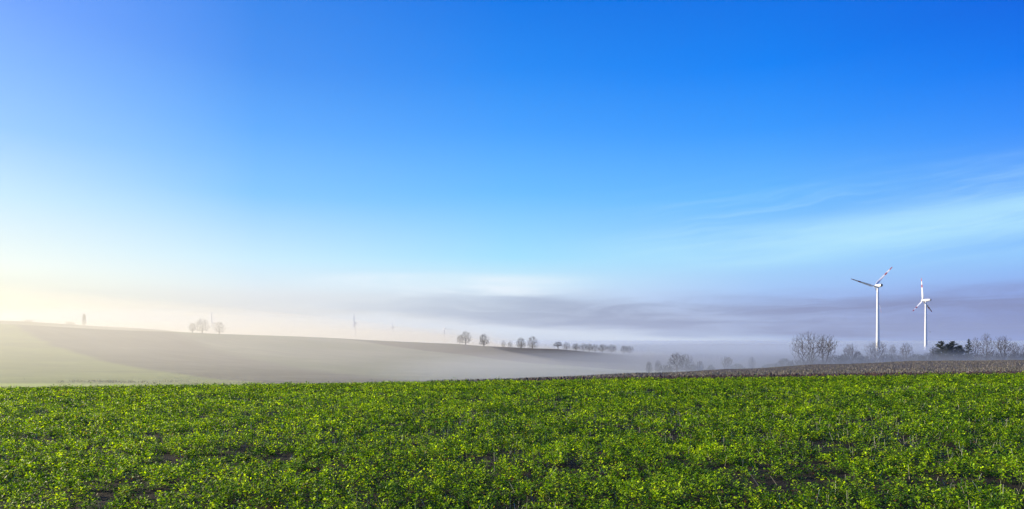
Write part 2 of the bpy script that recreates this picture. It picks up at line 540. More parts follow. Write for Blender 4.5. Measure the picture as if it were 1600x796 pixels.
def tubes(A, B, ra, rb, sides=3):
    """Tapered prisms from A to B (arrays)."""
    n = len(A)
    d = B - A
    L = np.linalg.norm(d, axis=1, keepdims=True) + 1e-9
    d = d / L
    ref = np.where(np.abs(d[:, 2:3]) < 0.9, np.array([[0, 0, 1.0]]), np.array([[1.0, 0, 0]]))
    u = np.cross(d, ref); u /= np.linalg.norm(u, axis=1, keepdims=True)
    w = np.cross(d, u)
    ang = np.arange(sides) * 2 * math.pi / sides
    ring = u[:, None, :] * np.cos(ang)[None, :, None] + w[:, None, :] * np.sin(ang)[None, :, None]
    V = np.concatenate([A[:, None, :] + ring * ra[:, None, None], B[:, None, :] + ring * rb[:, None, None]], 1)
    base = np.arange(n)[:, None, None] * 2 * sides
    i = np.arange(sides); j = (i + 1) % sides
    q = np.stack([i, j, j + sides, i + sides], -1)[None]
    return V.reshape(-1, 3), (base + q).reshape(-1, 4)


def grow(seed, H, W, base_frac, n, shape='round', up=0.3, rmin=0.03, trunk_r=0.22, lean=0.0, stems=1):
    """Grow a leafless tree: returns (trunk mesh data, crown mesh data)."""
    rng = np.random.default_rng(seed)
    hb = H * base_frac
    pts = []
    while len(pts) < n:
        p = rng.uniform(-1, 1, 3)
        rr = np.linalg.norm(p)
        if rr > 1: continue
        if rng.random() > (0.25 + 0.75 * rr ** 1.5 if shape != 'vase' else 0.8 - 0.3 * rr): continue
        if shape == 'vase':
            zz = (p[2] + 1) / 2
            if math.hypot(p[0], p[1]) > 0.22 + 0.95 * zz ** 0.6: continue
        if shape == 'umbrella' and p[2] < -0.35: continue
        if shape == 'round':
            if p[2] < -0.55: continue
            p[2] = (p[2] + 0.55) / 1.55 * 2 - 1
        lump = 1 + (0.10 * math.sin(2 * math.atan2(p[1], p[0]) + 3 * p[2] + 2 * seed) if shape == 'round' else 0) + (0.16 * math.sin(5 * math.atan2(p[1], p[0]) + 4 * p[2] + seed) if shape == 'vase' else 0) + 0.13 * math.sin(3 * math.atan2(p[1], p[0]) + seed) + 0.09 * math.sin(7 * p[2] + 5 * p[0] + seed * 2)
        pts.append((p[0] * W / 2 * lump, p[1] * W / 2 * lump, hb + (p[2] + 1) / 2 * (H - hb) * (0.94 + 0.06 * lump)))
    pts = np.array(pts)
    nodes, par = [], []
    tips_t = []
    for s in range(stems):
        ang = s * 2.4 + seed
        off = 0 if stems == 1 else W * 0.05 + 0.25
        steps = 5
        top = hb + (H - hb) * (0.30 if shape != 'vase' else 0.16)
        for i in range(steps + 1):
            f = i / steps
            nodes.append((off * math.cos(ang) * (1 + f) + lean * f * f + rng.normal() * 0.05 * f, off * math.sin(ang) * (1 + f) + rng.normal() * 0.05 * f, top * f))
            par.append((-1 if s == 0 else 0) if i == 0 else len(nodes) - 2)
    ntrunk = len(nodes)
    plen = [0.0] * ntrunk
    for i in range(1, ntrunk):
        if par[i] >= 0:
            plen[i] = plen[par[i]] + math.dist(nodes[i], nodes[par[i]])
    cen = np.array([lean, 0, hb * 0.9 + 0.1 * H])
    order = np.argsort(np.linalg.norm(pts - cen, axis=1) + rng.normal(0, 0.15, n))
    N = np.zeros((ntrunk + 2 * n, 3)); N[:ntrunk] = nodes
    PL = np.zeros(ntrunk + 2 * n); PL[:ntrunk] = plen
    ok_low = np.array([nd[2] < hb * 0.75 for nd in nodes])
    cnt = ntrunk
    DN = np.zeros((ntrunk + 2 * n, 3)); DN[:ntrunk, 2] = 1
    jit = 0.035 if shape == 'vase' else 0.06
    for idx in order:
        p = pts[idx]
        d = N[:cnt] - p
        dist = np.linalg.norm(d, axis=1)
        cosang = -np.sum(d * DN[:cnt], 1) / (dist + 1e-6)
        cost = dist * (1.35 - 0.6 * cosang) + 0.16 * PL[:cnt] + up * np.maximum(0, d[:, 2]) * 1.5
        cost[:ntrunk] += ok_low * 50
        b = int(np.argmin(cost))
        a = N[b]
        mid = (a + p) / 2 + rng.normal(0, jit, 3) * dist[b] - np.array([0, 0, 0.05 * dist[b]])
        N[cnt] = mid; par.append(b); PL[cnt] = PL[b] + np.linalg.norm(mid - a)
        N[cnt + 1] = p; par.append(cnt); PL[cnt + 1] = PL[cnt] + np.linalg.norm(p - mid)
        dv = (p - a) / (dist[b] + 1e-6)
        DN[cnt] = dv; DN[cnt + 1] = dv
        cnt += 2
    par = np.array(par)
    load = np.zeros(cnt)
    has = np.zeros(cnt, bool); has[par[par >= 0]] = True
    load[~has] = 1
    for i in range(cnt - 1, -1, -1):
        if par[i] >= 0: load[par[i]] += load[i]
    tot = load[0] if stems == 1 else load.max()
    rad = rmin * 0.8 + (trunk_r - rmin) * (load / tot) ** (0.62 if shape != 'vase' else 0.52)
    # flare at the foot
    ch = np.arange(cnt)
    e = ch[par[:cnt] >= 0]
    A, B = N[par[e]], N[e]
    ra, rb = rad[par[e]], rad[e]
    ra = np.minimum(ra, rb * 1.6 + 0.01)
    tr = (e < ntrunk) | (load[e] > tot * 0.07)
    # extra twiglets on each tip
    tips = ch[~has]
    tA, tB = [], []
    for kx in range(3):
        dirn = N[tips] - N[par[tips]]
        dirn /= np.linalg.norm(dirn, axis=1, keepdims=True) + 1e-9
        j = dirn + rng.normal(0, 0.42, (len(tips), 3)) + np.array([0, 0, 0.2 if up < 0.5 else 0.7])
        j /= np.linalg.norm(j, axis=1, keepdims=True)
        st = N[par[tips]] + (N[tips] - N[par[tips]]) * rng.uniform(0.3, 1, (len(tips), 1))
        tA.append(st); tB.append(st + j * rng.uniform(0.35, 0.85, (len(tips), 1)) * H / 11)
    tA = np.concatenate(tA); tB = np.concatenate(tB)
    T = tubes(A[tr], B[tr], ra[tr], rb[tr], 6)
    C = tubes(np.concatenate([A[~tr], tA]), np.concatenate([B[~tr], tB]),
              np.concatenate([ra[~tr], np.full(len(tA), rmin)]), np.concatenate([rb[~tr], np.full(len(tA), rmin * 0.45)]), 3)
    return T, C


def bare_tree(loc, label, group, cat="tree", name="bare_tree", rz=0.0, crown_name="crown", mats=None, **kw):
    T, C = grow(**kw)
    e = empty(name, loc, rz)
    tag(e, label, cat, group)
    link_mesh("trunk", np_mesh("trunk", T[0], T[1], 4), e, (mats or (BARK, TWIG))[0])
    link_mesh(crown_name, np_mesh("crown", C[0], C[1], 4), e, (mats or (BARK, TWIG))[1])
    return e


def copy_tree(src, loc, label, group, rz, s):
    c = src.copy()
    COL.objects.link(c)
    c.location = loc
    c.rotation_euler = (0, 0, rz)
    c.scale = s
    c["label"] = label
    c["group"] = group
    for ch in list(src.children):
        d = ch.copy()
        COL.objects.link(d)
        d.parent = c
    return c


def ground_at(px, Y, sink=0.15):
    x, y = P(px, Y)
    return (x, y, float(terrain(x, y)) - sink)


# prototypes: built at their own place, others of similar habit are copied and rescaled
def dims(px, Y, top_py, w_px):
    loc = ground_at(px, Y)
    H = (HY - top_py) / F * Y - loc[2]
    W = w_px / F * Y
    return loc, H, W


GH = "round bare trees along the hill crest"
GV = "bare trees in the misty valley"
GR = "bare trees behind the stubble rise"
GF = "faint trees on the far valley side"
PROTO = {}


def tree(kind, px, Y, top, w, label, group, rz=None):
    loc, H, W = dims(px, Y, top, w)
    rz = random.uniform(0, 6.28) if rz is None else rz
    if kind not in PROTO:
        spec = dict(
            round=dict(seed=3, base_frac=0.17, n=520, shape='round', up=0.0, rmin=0.032, trunk_r=0.42),
            round2=dict(seed=8, base_frac=0.19, n=420, shape='round', up=0.0, rmin=0.032, trunk_r=0.34),
            round3=dict(seed=17, base_frac=0.15, n=460, shape='round', up=0.0, rmin=0.032, trunk_r=0.38, lean=0.5),
            umbrella=dict(seed=5, base_frac=0.18, n=420, shape='umbrella', up=0.1, rmin=0.04, trunk_r=0.32),
            vase=dict(seed=12, base_frac=0.06, n=900, shape='vase', up=0.8, rmin=0.018, trunk_r=0.5, stems=4),
            vase2=dict(seed=21, base_frac=0.10, n=560, shape='vase', up=0.8, rmin=0.015, trunk_r=0.28, stems=2),
            oval=dict(seed=31, base_frac=0.20, n=520, shape='round', up=1.0, rmin=0.017, trunk_r=0.24),
            scrub=dict(seed=41, base_frac=0.02, n=800, shape='round', up=0.3, rmin=0.045, trunk_r=0.10, stems=5),
        )[kind]
        nm = "bush" if kind == 'scrub' else "bare_tree"
        e = bare_tree(loc, label, group, cat="bush" if kind == 'scrub' else "tree", name=nm, rz=rz, H=H, W=W,
                      mats=(BARK, BRUSH) if kind == 'scrub' else (BARK, BARK) if kind[0] in 'ru' else None, **spec)
        PROTO[kind] = (e, H, W)
        return e
    src, H0, W0 = PROTO[kind]
    return copy_tree(src, loc, label, group, rz, (W / W0, W / W0, H / H0))


# hill crest
tree('round', 316, 512, 498, 21, "large round bare tree between two smaller ones on the left hill crest", GH)
tree('round2', 300.5, 516, 504.5, 10, "smallest round bare tree at the left end of the hilltop trio", GH)
tree('round3', 343, 512, 503, 16, "round bare tree beside the slanting far mast on the hilltop", GH)
tree('round3', 727.5, 514, 517.5, 18, "tall wide bare tree joined to a smaller one on the mid hill crest", GH)
tree('oval', 718.5, 516, 523, 11, "narrow bare tree touching the left of a taller one on the mid hill crest", GH)
tree('round2', 756, 516, 521.5, 16, "lone bare tree with a notched round crown just right of the joined pair", GH)
tree('round2', 814, 555, 527.5, 14.5, "smaller left tree of the pair near the low end of the hill crest", GH)
tree('round3', 832, 568, 525.5, 17.5, "fuller right tree of the pair near the low end of the hill crest", GH)
tree('umbrella', 872, 590, 534, 15, "flat topped dark bare tree standing alone where the hill crest fades out", GH)
# beyond the crest
for px, top, w, lab in ((787, 531.5, 8, "tiny faint left tree behind the hill between the two tree pairs"),
                        (797, 532.5, 8, "tiny faint right tree behind the hill between the two tree pairs")):
    tree('round', px, 760, top, w, lab, GF)
far = [(885, 534.5, 9, "first faint round tree of the far row, just right of the flat topped tree"),
       (900, 536.5, 9, "second faint tree of the far misty row, low and wide"),
       (911, 536, 9, "third faint tree of the far misty row, with a bumpy top"),
       (921, 537, 9, "fourth faint tree of the far misty row, close against the third"),
       (930, 537.5, 8, "small fifth tree of the far misty row before a dip"),
       (941, 538, 10, "sixth tree of the far misty row, beside the big one"),
       (955, 538, 13, "biggest and darkest tree of the far misty row, near its right end"),
       (975, 540, 8, "left of the two faint trees detached from the far row"),
       (984, 540, 9, "right of the two faint trees detached from the far row")]
for i, (px, top, w, lab) in enumerate(far):
    tree(('round', 'round2')[i % 2], px, 715 + 6 * (i % 4), top, w * 1.4, lab, GF)
# valley trees behind the near field
val = [('round2', 1014, 315, 565, 10, "low round misty tree at the left end of the valley clump"),
       ('round', 1028, 320, 563, 11, "dark domed misty tree second from the left of the valley clump"),
       ('round3', 1057, 322, 551.5, 27, "tall bushy left half of the biggest valley tree clump"),
       ('round', 1072, 326, 553, 22, "slightly lower right half of the biggest valley tree clump"),
       ('round2', 1094, 322, 564, 12, "small rounded misty tree right of the biggest valley clump"),
       ('vase2', 1136, 332, 557, 20, "pointed wispy misty tree between two small ones in the valley"),
       ('oval', 1175, 330, 558, 11, "slim single misty tree standing alone left of the big bare tree")]
for a in val:
    tree(*a[:5], a[5], GV)
# behind the stubble
right = [('vase', 1262, 300, 518.5, 58, "largest spreading bare tree behind the stubble, left of the turbines"),
         ('vase2', 1291, 312, 522, 36, "bare tree merged into the right side of the largest spreading tree"),
         ('vase2', 1328, 318, 537, 22, "small open bare tree left of the bigger turbine tower"),
         ('vase', 1370, 322, 532.5, 38, "bare wide tree in front of the bigger turbine tower foot"),
         ('oval', 1395, 352, 539, 13, "thin faint tree just right of the bigger turbine tower"),
         ('oval', 1416, 335, 536, 22, "rounded bare tree midway between the two turbine towers"),
         ('vase2', 1461, 345, 540, 16, "thin bare tree behind the left of the dark conifer group"),
         ('oval', 1524, 330, 527, 16, "wispy bare tree just right of the narrow single conifer"),
         ('oval', 1541, 322, 520.5, 19, "tallest slim bare tree with a clear stem near the right edge"),
         ('vase2', 1566, 330, 524.5, 26, "broad bare tree next to the tallest slim one near the right edge"),
         ('vase2', 1584, 335, 534, 18, "lower bare tree sloping down towards the right picture edge"),
         ('vase', 1601, 338, 538, 24, "bare tree cut by the right picture edge")]
for a in right:
    tree(*a[:5], a[5], GR)

GB = "leafless bushes under the bare trees"
bush = [(1041, 322, 570, 16, "low bush filling the gap left of the biggest valley clump"),
        (1083, 326, 569, 14, "low bush at the right foot of the biggest valley clump"),
        (1111, 325, 570, 9, "tiny bush between the rounded tree and the wispy one in the valley"),
        (1152, 335, 568, 16, "low bush trailing off right of the wispy valley tree"),
        (1206, 325, 568, 24, "low hedge bush rising towards the largest spreading bare tree"),
        (1226, 322, 560, 18, "dark bush at the left foot of the largest spreading bare tree"),
        (1248, 318, 562, 20, "bush below the left branches of the largest spreading bare tree"),
        (1275, 318, 561, 22, "bush between the two merged large bare trees"),
        (1306, 322, 555, 20, "rounded bush between the merged bare trees and the small open one"),
        (1318, 326, 553, 14, "bush at the left foot of the small open bare tree"),
        (1341, 325, 548.5, 12, "dense dark bush right against the small open bare tree"),
        (1354, 328, 556, 16, "bush at the left foot of the bigger turbine tower"),
        (1386, 330, 553, 16, "bush at the right foot of the bigger turbine tower"),
        (1404, 332, 555, 14, "bush left of the rounded tree between the towers"),
        (1432, 330, 553, 20, "wide bush left of the slimmer turbine tower foot"),
        (1449, 328, 551, 16, "bush at the right foot of the slimmer turbine tower"),
        (1468, 326, 553, 20, "bush under the left conifer of the dark group"),
        (1488, 328, 554, 20, "bush under the middle of the dark conifer group"),
        (1506, 328, 553, 16, "bush between the dark conifer group and the single conifer"),
        (1530, 326, 553, 16, "bush left of the tallest slim bare tree's stem"),
        (1551, 324, 548, 14, "dark knobbly bush right of the tallest slim bare tree's stem"),
        (1572, 328, 552, 20, "bush below the broad bare tree near the right edge"),
        (1590, 328, 551, 18, "bush just inside the right picture edge"),
        (1608, 328, 550, 22, "bush cut by the right picture edge")]
for px, Y, top, w, lab in bush:
    tree('scrub', px, Y - 8, top + 0.5, w * 1.5, lab, GB)


def conifer(px, Y, top, w, label, seed, spread=1.0):
    loc, H, W = dims(px, Y, top, w)
    rng = np.random.default_rng(seed)
    e = empty("conifer", loc, rng.uniform(0, 6))
    tag(e, label, "conifer", "dark conifers behind the stubble")
    nseg = 8
    zz = np.linspace(0, H, nseg + 1)
    A = np.stack([np.zeros(nseg), np.zeros(nseg), zz[:-1]], -1)
    B = np.stack([np.zeros(nseg), np.zeros(nseg), zz[1:]], -1)
    ra = 0.2 * (1 - zz[:-1] / H) + 0.02
    rb = 0.2 * (1 - zz[1:] / H) + 0.02
    T = tubes(A, B, ra, rb, 7)
    link_mesh("trunk", np_mesh("trunk", *T, 4), e, BARK)
    Vs, Fs, off = [], [], 0
    nb = int(110 * spread)
    for i in range(nb):
        f = (i + rng.uniform()) / nb
        z = H * (0.12 + 0.88 * f)
        L = W / 2 * ((1 - f) ** (0.55 if spread > 1 else 0.75) + 0.04) * rng.uniform(0.62, 1.12)
        a = rng.uniform(0, 6.283)
        ns = max(5, int(L / 0.12))
        s = np.linspace(0.1, 1, ns)
        droop = rng.uniform(-0.1, 0.35)
        cx = np.cos(a) * L * s; cy = np.sin(a) * L * s
        cz = z + L * (0.25 * s - droop * s * s + 0.15 * s ** 3)
        C = np.stack([cx, cy, cz], -1)
        for kx in range(7):
            d = np.stack([np.cos(a + rng.uniform(-1.3, 1.3, ns)), np.sin(a + rng.uniform(-1.3, 1.3, ns)), rng.uniform(-0.5, 0.5, ns)], -1)
            ln = 0.38 * (1.1 - 0.5 * s)[:, None] * rng.uniform(0.6, 1.2, (ns, 1))
            sd = np.cross(d, rng.normal(0, 1, (ns, 3))); sd /= np.linalg.norm(sd, axis=1, keepdims=True)
            tri = np.stack([C - sd * 0.10, C + sd * 0.10, C + d * ln], 1)
            Vs.append(tri.reshape(-1, 3))
    V = np.concatenate(Vs)
    me = np_mesh("crown", V, np.arange(len(V)), 3)
    link_mesh("crown", me, e, NEEDLE)
    return e


conifer(1470, 330, 533.5, 34, "dark conifer at the left end of the evergreen group by the slimmer turbine", 1, 1.5)
conifer(1481.5, 332, 538, 30, "narrow topped second conifer of the evergreen group", 2, 1.5)
conifer(1489, 330, 533.5, 32, "third conifer of the evergreen group with the highest pointed tip", 3, 1.5)
conifer(1500, 332, 540, 30, "lowest conifer at the right end of the evergreen group", 4, 1.5)
conifer(1514, 336, 530, 18, "single narrow conifer standing apart right of the evergreen group", 5)


# the columnar tree and faint shrubs on the far left skyline
def columnar(px, Y, top, w, label):
    loc, H, W = dims(px, Y, top, w)
    T, C = grow(seed=77, H=H, W=W, base_frac=0.08, n=700, shape='round', up=1.2, rmin=0.06, trunk_r=0.4)
    e = empty("columnar_tree", loc)
    tag(e, label, "tree")
    link_mesh("trunk", np_mesh("trunk", *T, 4), e, BARK)
    link_mesh("crown", np_mesh("crown", *C, 4), e, TWIG)


columnar(131.5, 790, 489.5, 5.0, "tall narrow column shaped tree alone on the left skyline")
GS = "faint shrubs on the far left ridge"
for px, top, w, lab in ((45, 499.5, 12, "low faint shrub on the far ridge at the left edge"),
                        (110, 503, 13, "low faint shrub on the far ridge left of the column shaped tree")):
    o = tree('scrub', px, 780, top, w, lab, GS)
    o["group"] = GS


# ------------------------------------------------------------------ wind turbines
WHITE = simple_mat("turbine_white_paint", (0.80, 0.80, 0.79), 0.35, 0.03, 0.05)
REDM = simple_mat("turbine_red_paint", (0.42, 0.06, 0.04), 0.4, 0.1, 0.3)
DARKM = simple_mat("turbine_dark_metal_and_shade", (0.06, 0.065, 0.07), 0.5, 0.2, 2.0)


def lathe(profile, sides=28):
    V, Fc = [], []
    for r, z in profile:
        for i in range(sides):
            a = 2 * math.pi * i / sides
            V.append((r * math.cos(a), r * math.sin(a), z))
    for k_ in range(len(profile) - 1):
        for i in range(sides):
            j = (i + 1) % sides
            Fc.append((k_ * sides + i, k_ * sides + j, (k_ + 1) * sides + j, (k_ + 1) * sides + i))
    return V, Fc


def mesh_py(name, V, Fc, mats, idx=None, smooth=True):
    me = bpy.data.meshes.new(name)
    me.from_pydata([tuple(v) for v in V], [], Fc)
    for m in mats: me.materials.append(m)
    if idx: me.polygons.foreach_set("material_index", idx)
    me.polygons.foreach_set("use_smooth", [smooth] * len(me.polygons))
    me.update()
    return me


def blade_mesh(L):
    """Blade along +Z from the hub, chord in X, thickness in Y, twisted; red bands near the tip."""
    st = [(0.0, 1.5, 1.5, 60), (0.04, 1.5, 1.45, 55), (0.10, 2.3, 1.1, 40), (0.18, 3.1, 0.75, 28), (0.30, 2.9, 0.6, 18), (0.45, 2.6, 0.48, 11),
          (0.58, 2.3, 0.40, 8), (0.581, 2.3, 0.40, 8), (0.70, 2.0, 0.34, 5), (0.701, 2.0, 0.34, 5), (0.85, 1.6, 0.26, 3), (0.851, 1.6, 0.26, 3), (0.96, 1.2, 0.18, 1.5), (1.0, 0.3, 0.05, 1)]
    n = 14
    V, Fc, idx = [], [], []
    for f, c, th, tw in st:
        tw = R(tw)
        for i in range(n):
            a = 2 * math.pi * i / n
            x = math.cos(a) * c / 2 + c * 0.22 * (1 if f > 0.08 else 0)
            y = math.sin(a) * th / 2 * (0.6 + 0.4 * math.cos(a) if f > 0.08 else 1)
            V.append((x * math.cos(tw) - y * math.sin(tw), x * math.sin(tw) + y * math.cos(tw) , f * L))
    red = {6, 7, 8} if False else set()
    for k_ in range(len(st) - 1):
        f = st[k_][0]
        r_ = 1 if (0.58 < f < 0.70 or f > 0.85) else 0
        for i in range(n):
            j = (i + 1) % n
            Fc.append((k_ * n + i, k_ * n + j, (k_ + 1) * n + j, (k_ + 1) * n + i)); idx.append(r_)
    Fc.append(tuple(range(n))[::-1]); idx.append(0)
    Fc.append(tuple((len(st) - 1) * n + i for i in range(n))); idx.append(1)
    return mesh_py("blade", V, Fc, [WHITE, REDM], idx)


BL = 37.0
BLADE = blade_mesh(BL)
FOG_FADED = simple_mat('fog_faded_paint', (0.80, 0.80, 0.81), 0.6, 0.05, 0.05)  # pale tone stands in for fog fading on the far turbines


def nacelle_mesh():
    # superellipse sections along +Y(rear) ; rotor at -Y
    secs = [(-3.6, 1.35, 1.35, 0), (-3.0, 1.75, 1.8, 0), (-1.0, 1.95, 2.05, 0.05), (3.0, 1.95, 2.1, 0.15), (6.2, 1.8, 1.95, 0.25), (7.6, 1.6, 1.6, 0.4), (8.1, 1.2, 1.15, 0.5)]
    n = 20
    V, Fc = [], []
    for y, rx, rz, dz in secs:
        for i in range(n):
            a = 2 * math.pi * i / n
            ca, sa = math.cos(a), math.sin(a)
            V.append((rx * math.copysign(abs(ca) ** 0.6, ca), y, dz + rz * math.copysign(abs(sa) ** 0.6, sa)))
    for k_ in range(len(secs) - 1):
        for i in range(n):
            j = (i + 1) % n
            Fc.append((k_ * n + i, (k_ + 1) * n + i, (k_ + 1) * n + j, k_ * n + j))
    Fc.append(tuple(range(n))); Fc.append(tuple((len(secs) - 1) * n + i for i in range(n))[::-1])
    me = mesh_py("nacelle", V, Fc, [WHITE, DARKM])
    for p in me.polygons:
        if p.center.y > 7.0: p.material_index = 1  # rear end coloured dark for the shade on its side away from the sun
    return me


NAC = nacelle_mesh()


def hub_mesh():
    prof = [(0.02, -2.3), (0.6, -2.15), (1.15, -1.7), (1.5, -0.9), (1.6, 0.0), (1.5, 0.9)]
    V, Fc = lathe(prof, 20)
    # axis along Y, nose to -Y
    V = [(x, z, y) for x, y, z in V]
    Fc = [f[::-1] for f in Fc]
    Fc.append(tuple(range(100, 120)))
    return mesh_py("hub", V, Fc, [WHITE])


HUB = hub_mesh()


def cooler_mesh():
    V, Fc = lathe([(0.02, 0), (0.32, 0.0), (0.32, 0.9), (0.12, 1.0), (0.10, 2.1), (0.02, 2.15)], 10)
    return mesh_py("wind_vane", V, Fc, [DARKM])


VANE = cooler_mesh()
def faded_copy(me):
    c = me.copy()
    for i in range(len(c.materials)): c.materials[i] = FOG_FADED
    return c


FAR_SET = (faded_copy(NAC), faded_copy(HUB), faded_copy(BLADE))


def turbine(px, Y, hub_py, yaw, blades, label, scale=1.0, group=None, vane=True, pitch=62, far=False):
    """yaw: angle between the line of sight and the rotor axis (rotor on the left of the tower)."""
    x, y = P(px, Y)
    gz = float(terrain(x, y)) - 0.3
    hz = (HY - hub_py) / F * Y
    th = hz - gz
    d = math.atan2(x, y)
    # rotor axis n: from nacelle towards the hub; the rotor points away from the viewer and to the left
    fwd = Vector((math.sin(d), math.cos(d), 0)); rt = Vector((math.cos(d), -math.sin(d), 0))
    n = -math.sin(yaw) * rt + math.cos(yaw) * fwd
    rz = math.atan2(n.x, -n.y)       # local -Y -> n
    e = empty("wind_turbine", (x, y, gz), 0)
    tag(e, label, "wind turbine", group)
    H = th - 2.0 * scale
    prof = [(2.75, 0.0), (2.75, 0.35), (2.25, 0.36)] + [((2.25 - 0.95 * i / 12) , 0.36 + (H / scale - 0.36) * i / 12) for i in range(1, 13)] + [(0.9, H / scale)]
    V, Fc = lathe([(r * scale, z * scale) for r, z in prof], 36)
    t = link_mesh("tower", mesh_py("tower", V, Fc, [FOG_FADED if far else WHITE]), e)
    na = link_mesh("nacelle", FAR_SET[0] if far else NAC, e)
    na.location = (0, 0, th); na.rotation_euler = (0, 0, rz); na.scale = (scale,) * 3
    if vane:
        v = link_mesh("wind_vane", VANE, na)
        v.location = (0, 6.0, 2.0)
    hb = link_mesh("hub", FAR_SET[1] if far else HUB, e)
    hb.location = (n.x * 5.0 * scale, n.y * 5.0 * scale, th); hb.rotation_euler = (0, 0, rz); hb.scale = (scale,) * 3
    from mathutils import Matrix
    for a in blades:
        # angle a measured in the rotor plane, as seen from the front side: 90 = up, 0 = towards the right of the picture
        b = link_mesh("blade", FAR_SET[2] if far else BLADE, hb)
        # in hub-local frame the rotor plane is XZ; rotate +Z to the direction (cos a, 0, sin a)
        b.rotation_mode = 'ZYX'
        b.rotation_euler = (0, R(a) - R(90), R(pitch))
        b.location = (0, -0.2, 0)
    return e


turbine(1371.5, 900, 447, R(38), (165, 45, -75), "bigger white wind turbine with one dark blade pointing left, left of two", pitch=-58)
turbine(1446.5, 1080, 469.5, R(65), (96, -150, -30), "smaller white wind turbine of the two, one blade straight up and one down left", scale=0.97)
GT = "faint distant wind turbines in the fog"
turbine(694.5, 2700, 513.5, R(20), (112, -8, -128), "faint whole wind turbine in fog left of the joined pair of trees", group=GT, vane=False, far=True)
turbine(333.5, 2100, 505.5, R(84), (95, -25, -145), "faint mast with upright blade between two trees on the left hilltop", group=GT, vane=False, far=True)
turbine(451, 2700, 516.5, R(86), (90, -30, -150), "faint lowest upright blade showing over the hill, leftmost of three thin masts", group=GT, vane=False, far=True)
turbine(555, 2700, 505.0, R(86), (90, -30, -150), "faint highest upright blade in the fog, middle of three thin masts", group=GT, vane=False, far=True)
turbine(614, 3100, 511.5, R(70), (75, -45, -165), "faintest small mast with short slanted blade, right of the other thin masts", group=GT, vane=False, far=True)
turbine(65, 2600, 508.0, R(86), (90, -30, -150), "very faint upright blade over the far ridge near the left edge", group=GT, vane=False, far=True)

# power pole free bird
def bird():
    x, y = P(1453.5, 260)
    V = [(0, -.32, 0), (.06, -.1, .03), (-.06, -.1, .03), (0, -.1, -.05), (.07, .1, .04), (-.07, .1, .04), (0, .1, -.06), (0, .4, .02),
         (.42, .02, .2), (.8, .12, .08), (-.42, .02, .2), (-.8, .12, .08), (.05, .12, .05), (-.05, .12, .05), (.06, -.12, .05), (-.06, -.12, .05),
         (.4, .16, .19), (-.4, .16, .19), (.08, .45, .01), (-.08, .45, .01)]
    Fc = [(0, 1, 2), (0, 3, 1), (0, 2, 3), (1, 4, 5, 2), (1, 3, 6, 4), (2, 5, 6, 3), (4, 7, 5), (4, 6, 7), (5, 7, 6),
          (14, 8, 16, 12), (8, 9, 16), (13, 17, 10, 15), (17, 11, 10), (7, 18, 19)]
    me = mesh_py("bird", V, Fc, [DARKM], smooth=False)
    o = link_mesh("bird", me)
    o.location = (x, y, (HY - 519.2) / F * 260)
    o.rotation_euler = (0, 0, 0.4)
    tag(o, "tiny dark bird flying just right of the slimmer turbine tower", "bird")


bird()


# ------------------------------------------------------------------ crop, stubble, weeds
def leaf_mat():
    m = bpy.data.materials.new("crop_leaves")
    m.use_nodes = True
    t = m.node_tree
    t.nodes.clear()
    k = NT(t)
    out = k.n('ShaderNodeOutputMaterial')
    at = k.n('ShaderNodeAttribute', attribute_name='tint')
    dif = k.n('ShaderNodeBsdfPrincipled')
    tr = k.n('ShaderNodeBsdfTranslucent')
    k.put(dif.inputs['Base Color'], at.outputs['Color'])
    dif.inputs['Roughness'].default_value = 0.5
    dif.inputs['Specular IOR Level'].default_value = 0.14
    k.put(tr.inputs['Color'], k.mix(1.0, at.outputs['Color'], (1.9, 1.8, 0.4), 'MULTIPLY'))
    mx = k.n('ShaderNodeMixShader')
    mx.inputs[0].default_value = 0.38
    t.links.new(dif.outputs[0], mx.inputs[1]); t.links.new(tr.outputs[0], mx.inputs[2])
    t.links.new(mx.outputs[0], out.inputs[0])
    return m


def vnoise(x, y, s, seed):
    """Cheap smooth value noise, 0..1."""
    rng = np.random.default_rng(seed)
    G = rng.random((256, 256))
    fx, fy = x * s + 1000, y * s + 1000
    ix, iy = np.floor(fx).astype(int), np.floor(fy).astype(int)
    tx, ty = fx - ix, fy - iy
    tx, ty = tx * tx * (3 - 2 * tx), ty * ty * (3 - 2 * ty)
    g = lambda a, b: G[a % 256, b % 256]
    return (g(ix, iy) * (1 - tx) + g(ix + 1, iy) * tx) * (1 - ty) + (g(ix, iy + 1) * (1 - tx) + g(ix + 1, iy + 1) * tx) * ty


def scatter(y0, y1, dens, margin=10.0, slope=0.80, thin=True):
    wmax = slope * y1 + margin
    n = int((y1 - y0) * 2 * wmax * dens)
    x = RNG.uniform(-wmax, wmax, n); y = RNG.uniform(y0, y1, n)
    k = np.abs(x) < slope * y + margin
    x, y = x[k], y[k]
    if thin:
        p = 0.55 * vnoise(x, y, 1.3, 1) + 0.45 * vnoise(x, y, 3.7, 2)
        row = 0.5 + 0.5 * np.sin(2 * math.pi * (y + 0.07 * x + 0.25 * vnoise(x, y, 0.4, 3)) / 0.62)
        streak = vnoise(x * 0.28, y * 1.1, 1.0, 4)
        fine_gap = vnoise(x, y, 5.5, 6)
        p = p + 0.12 * (row - 0.5) + 0.15 * (streak - 0.5) + 0.30 * (fine_gap - 0.5)
        p = np.clip((p - 0.335) / 0.12, 0.07, 1)
        k = RNG.random(len(x)) < p
        x, y = x[k], y[k]
    return x, y


